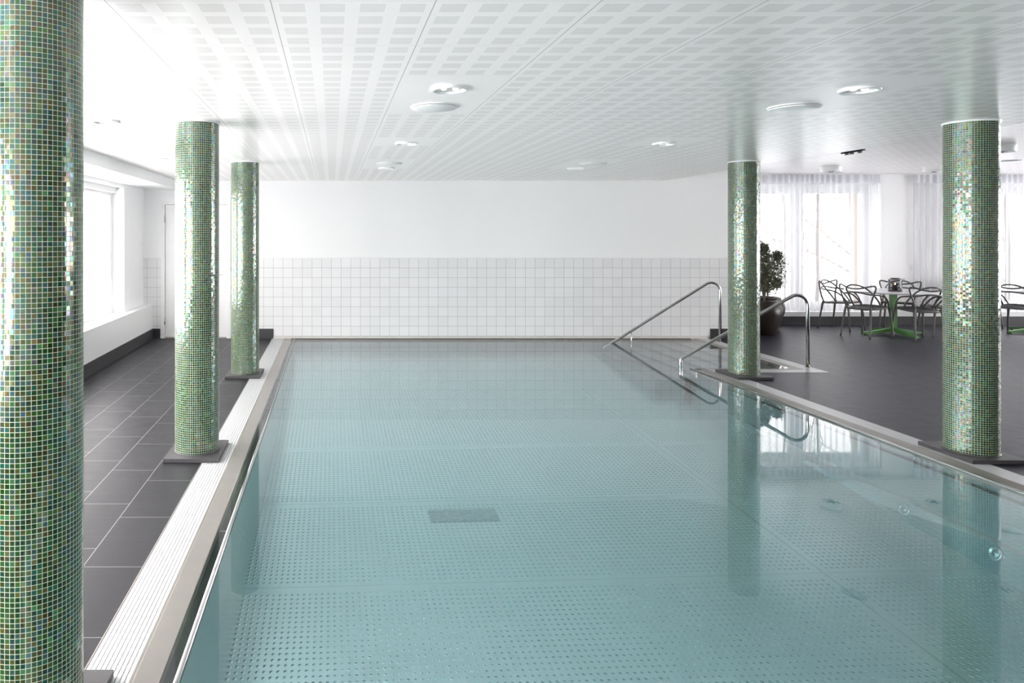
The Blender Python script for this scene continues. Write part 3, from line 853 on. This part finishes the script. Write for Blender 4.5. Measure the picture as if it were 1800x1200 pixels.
# potted plants
def potted(x, y, label, seed, lobes, nleaf):
    t = thing('potted_tree', label, 'plant', (x,y,0), 0, 'potted trees by the lounge window')
    MB().lathe([(.0,0),(.165,0),(.175,.01),(.225,.16),(.268,.31),(.275,.37),(.258,.44),(.215,.52),(.210,.54),(.195,.542),(.190,.50),(.19,.49)], 48).build('pot', M['pot'], t)
    MB().lathe([(.192,.495),(.08,.503),(.0,.505)], 32).build('soil', M['soil'], t)
    rnd = random.Random(seed)
    for k in range(3):
        a = 2.1*k+.5; top = lobes[k % len(lobes)]
        MB().tube(spline([(.035*math.cos(a),.035*math.sin(a),.50),(.05*math.cos(a+.4),.03*math.sin(a),.68),(top[0]*.6,top[1]*.6,top[2]-.05),(top[0],top[1],top[2]+top[3]*.6)],5), [.012]*6+[.009]*5+[.005]*5, 8).build('stem', M['bark'], t)
    m = MB()
    for i in range(nleaf):
        lx, ly, lz, lr = lobes[rnd.randrange(len(lobes))]
        while True:
            v = Vector((rnd.uniform(-1,1), rnd.uniform(-1,1), rnd.uniform(-1,1)))
            if v.length < 1: break
        v = v.normalized()*(v.length**.8)*rnd.choice((1.,1.,1.15,1.4))
        c = Vector((lx,ly,lz))+Vector((v.x*lr, v.y*lr, v.z*lr*1.15))
        d_ = (v+Vector((rnd.uniform(-.8,.8), rnd.uniform(-.8,.8), rnd.uniform(-.3,.9)))).normalized()
        sd = d_.cross(Vector((rnd.uniform(-1,1), rnd.uniform(-1,1), rnd.uniform(-1,1)))).normalized()
        nn = d_.cross(sd); ln = rnd.uniform(.026,.042); wd = ln*.25
        m.quad(c-d_*ln*.5, c+sd*wd+nn*.003, c+d_*ln*.5, c-sd*wd+nn*.003)
    # twigs
    m.build('foliage', M['leaf'], t)
    tw = MB()
    for i in range(60):
        lx, ly, lz, lr = lobes[rnd.randrange(len(lobes))]
        v = Vector((rnd.uniform(-1,1), rnd.uniform(-1,1), rnd.uniform(-.4,1))).normalized()
        b0 = Vector((lx*.7,ly*.7,lz-lr*.3)); tw.tube([b0, b0*.4+Vector((lx,ly,lz))*.6+v*lr*.5, Vector((lx,ly,lz))+v*lr*1.02], [.004,.003,.0015], 5)
    tw.build('twig', M['bark'], t)
    return t
potted(6.85, 11.30, 'dark potted tree with small leaves beside the corner mosaic column', 3,
       [(.07,-.01,1.03,.23),(.08,.0,.93,.20),(.08,-.02,.98,.19),(-.10,.0,1.10,.17),(.14,.03,.87,.16),(.01,.02,1.36,.075),(.0,.02,1.26,.10),(.17,0,1.16,.13),(.23,.0,1.24,.06),(-.02,.02,.80,.13),(.24,.02,.80,.06)], 6600)
p2 = potted(7.24, 11.85, 'second dark pot with a small leafy plant, standing behind the first pot', 9,
       [(.0,0,.78,.15),(-.06,.03,.92,.13)], 900)

# ------------------------------------------------------------------ curtains
def curtain(x0, x1, y, z0, z1, label, wl, amp, seed, gather=None):
    t = thing('sheer_curtain', label, 'curtain', ((x0+x1)/2, y, z1), 0, 'sheer white curtains in front of the lounge windows')
    rnd = random.Random(seed); ox = (x0+x1)/2
    def strip(za, zb, name, mat, yo=0.):
        n = int((x1-x0)/.012); m = MB(); pts = []
        ph = 0.
        for i in range(n+1):
            x = x0+(x1-x0)*i/n
            f = 1.
            if gather and x > gather: f = 2.6
            ph += f*2*PI*(x1-x0)/n/wl*(1+.35*math.sin(x*3.1+seed))
            pts.append((x-ox, amp*math.sin(ph)*(1.25 if f > 1 else 1)+amp*.4*math.sin(ph*.37+seed)+yo))
        nz = 8
        for j in range(nz+1):
            zz = za+(zb-za)*j/nz
            sc = 1.-.35*(zz-z0)/(z1-z0)
            for (px, py) in pts: m.v.append((px, py*sc, zz-z1))
        for j in range(nz):
            for i in range(n):
                b_ = j*(n+1)+i; m.f.append((b_, b_+1, b_+n+2, b_+n+1))
        m.sm = [True]*len(m.f); m.mi = [0]*len(m.f)
        return m.build(name, mat, t)
    strip(z0, z1-.005, 'drape', M['sheer'])
    strip(z1-.155, z1-.004, 'heading_tape', M['header'], -.004)
    strip(z0, z0+.10, 'hem', M['sheer'], -.003)
    return t
curtain(6.62, 9.56, YW-.06, .245, 2.625, 'sheer white curtain across the window behind the potted trees', .115, .013, 1, 9.32)
curtain(10.12, 14.3, YW-.06, .245, 2.625, 'sheer white curtain behind the tables, hanging past the white pier', .125, .015, 2)
tag(MB().box(6.56, XR-.01, YW-.075, YW-.045, 2.628, 2.655).build('curtain_rail', M['trim']), 'white curtain rail along the ceiling edge above the lounge windows', 'curtain rail')
t = thing('wall_switch', 'white switch plate on the wall behind the sheer curtain', 'switch', (10.235, YW, 1.0))
MB().box(-.035,.035,-.009,-.0005,-.04,.04).build('plate', M['switch'], t)
MB().box(-.02,.02,-.012,-.0092,-.03,.03).build('rocker', M['switch'], t)
MB().box(-.13,-.09,-.009,-.0005,-.045,.045).build('socket', M['switch'], t)

# ------------------------------------------------------------------ outside
gnd = MB().box(-40, 60, -40, 70, -1.75, -1.70).build('snow_ground', M['snow'])
tag(gnd, 'snow covered ground outside the windows', 'ground', None, 'structure')
def tree(x, y, h, r, seed, mat, label, lean=(0,0), forks=7):
    t = thing('bare_tree', label, 'tree', (x,y,-1.70), 0, 'bare winter trees outside the windows')
    rnd = random.Random(seed); h += 1.0
    tp = [Vector((0,0,0))]; n = 8
    for i in range(1, n+1): tp.append(Vector((lean[0]*i/n*h+rnd.uniform(-.06,.06), lean[1]*i/n*h+rnd.uniform(-.06,.06), h*i/n)))
    sp_ = spline(tp, 3)
    MB().tube(sp_, [r*(1-.8*i/len(sp_)) for i in range(len(sp_))], 10).build('trunk', mat, t)
    b = MB()
    def branch(p, d_, ln, rr, lev):
        pts = [p]; q = p.copy(); dd = d_.copy(); k = 6
        for i in range(k):
            dd = (dd+Vector((rnd.uniform(-.28,.28), rnd.uniform(-.28,.28), rnd.uniform(-.12,.22)))).normalized()
            q = q+dd*ln/k; pts.append(q.copy())
        b.tube(pts, [rr*(1-.75*i/k) for i in range(k+1)], 5)
        if lev > 0:
            for i in range(2, k+1):
                if rnd.random() < .75:
                    a = Vector((rnd.uniform(-1,1), rnd.uniform(-1,1), rnd.uniform(-.2,.8))).normalized()
                    branch(pts[i], (dd+a*.9).normalized(), ln*.55, rr*.5, lev-1)
    for i in range(forks):
        f = rnd.uniform(.18,.95); p = sp_[int(f*(len(sp_)-1))]
        a = rnd.uniform(0, 2*PI)
        branch(p.copy(), Vector((math.cos(a), math.sin(a)*.6, rnd.uniform(.25,.9))).normalized(), h*.26*(1.15-f*.6), min(r*.22, .028), 2)
    b.build('branch', mat, t)
    return t
tree(12.75, 17.2, 8, .20, 5, M['palebark'], 'thick pale tree trunk outside at the edge of the curtained window', (-.012,0), 7)
tree(9.75, 16.6, 6.5, .06, 12, M['treebark'], 'slim bare tree with a curved trunk outside the narrow window pane', (-.05,.01), 7)
tree(14.6, 21.5, 7, .07, 23, M['treebark'], 'slim bare tree outside the middle of the curtained window', (.02,0), 9)
tree(16.0, 25.0, 8, .08, 31, M['treebark'], 'bare tree farther off behind the curtained window', (-.015,0), 9)
tree(12.6, 28.0, 8, .06, 37, M['treebark'], 'thin bare tree farther off between the two window panes', (.02,0), 8)
tree(19.5, 23.0, 8, .09, 41, M['treebark'], 'bare tree outside the second lounge window', (-.01,0), 8)
tree(16.6, 17.5, 7, .07, 47, M['treebark'], 'slim bare tree close outside the second lounge window', (.01,0), 8)
tree(-5.6, 15.4, 7, .10, 53, M['palebark'], 'pale bare tree outside the window of the narrow deck', (.01,0), 7)

# ------------------------------------------------------------------ light
W = bpy.data.worlds.new('overcast sky'); S.world = W; W.use_nodes = True
nt = W.node_tree; nt.nodes.clear()
out = nt.nodes.new('ShaderNodeOutputWorld'); bg = nt.nodes.new('ShaderNodeBackground')
bg.inputs[0].default_value = (1.,.966,.945,1); bg.inputs[1].default_value = 2.6
nt.links.new(bg.outputs[0], out.inputs[0])

def portal(name, loc, rot, sx, sy):
    l = bpy.data.lights.new(name, 'AREA'); l.shape = 'RECTANGLE'; l.size = sx; l.size_y = sy
    l.cycles.is_portal = True
    o = bpy.data.objects.new(name, l); COL.objects.link(o); o.location = loc; o.rotation_euler = rot
for (a, b, za, zb) in LWIN: portal('window_portal', (XL-.28,(a+b)/2,(za+zb)/2), (0,-PI/2,0), zb-za, b-a)
for (a, b, za, zb) in RWIN: portal('window_portal', (XR+.28,(a+b)/2,(za+zb)/2), (0,PI/2,0), zb-za, b-a)
for (a, b, za, zb) in BWIN: portal('window_portal', ((a+b)/2,YW+.37,(za+zb)/2), (-PI/2,0,0), b-a, zb-za)

# ------------------------------------------------------------------ camera
cam = bpy.data.cameras.new('camera'); co = bpy.data.objects.new('camera', cam); COL.objects.link(co)
co.location = (0,0,1.6); co.rotation_euler = (PI/2,0,0)
cam.sensor_width = 36; cam.sensor_fit = 'HORIZONTAL'; cam.lens = 36*1250/1800
cam.shift_x = (900-583)/1800; cam.shift_y = -(600-410)/1800
cam.clip_start = .05; cam.clip_end = 300
S.camera = co

vs = S.view_settings
S.display_settings.display_device = 'sRGB'
vs.view_transform = 'Standard'; vs.look = 'None'; vs.gamma = 1; vs.use_curve_mapping = False
vs.exposure = 3.13
c = S.cycles
c.max_bounces = 14; c.diffuse_bounces = 7; c.glossy_bounces = 6; c.transmission_bounces = 10; c.transparent_max_bounces = 20
c.use_denoising = True
c.sample_clamp_indirect = 8
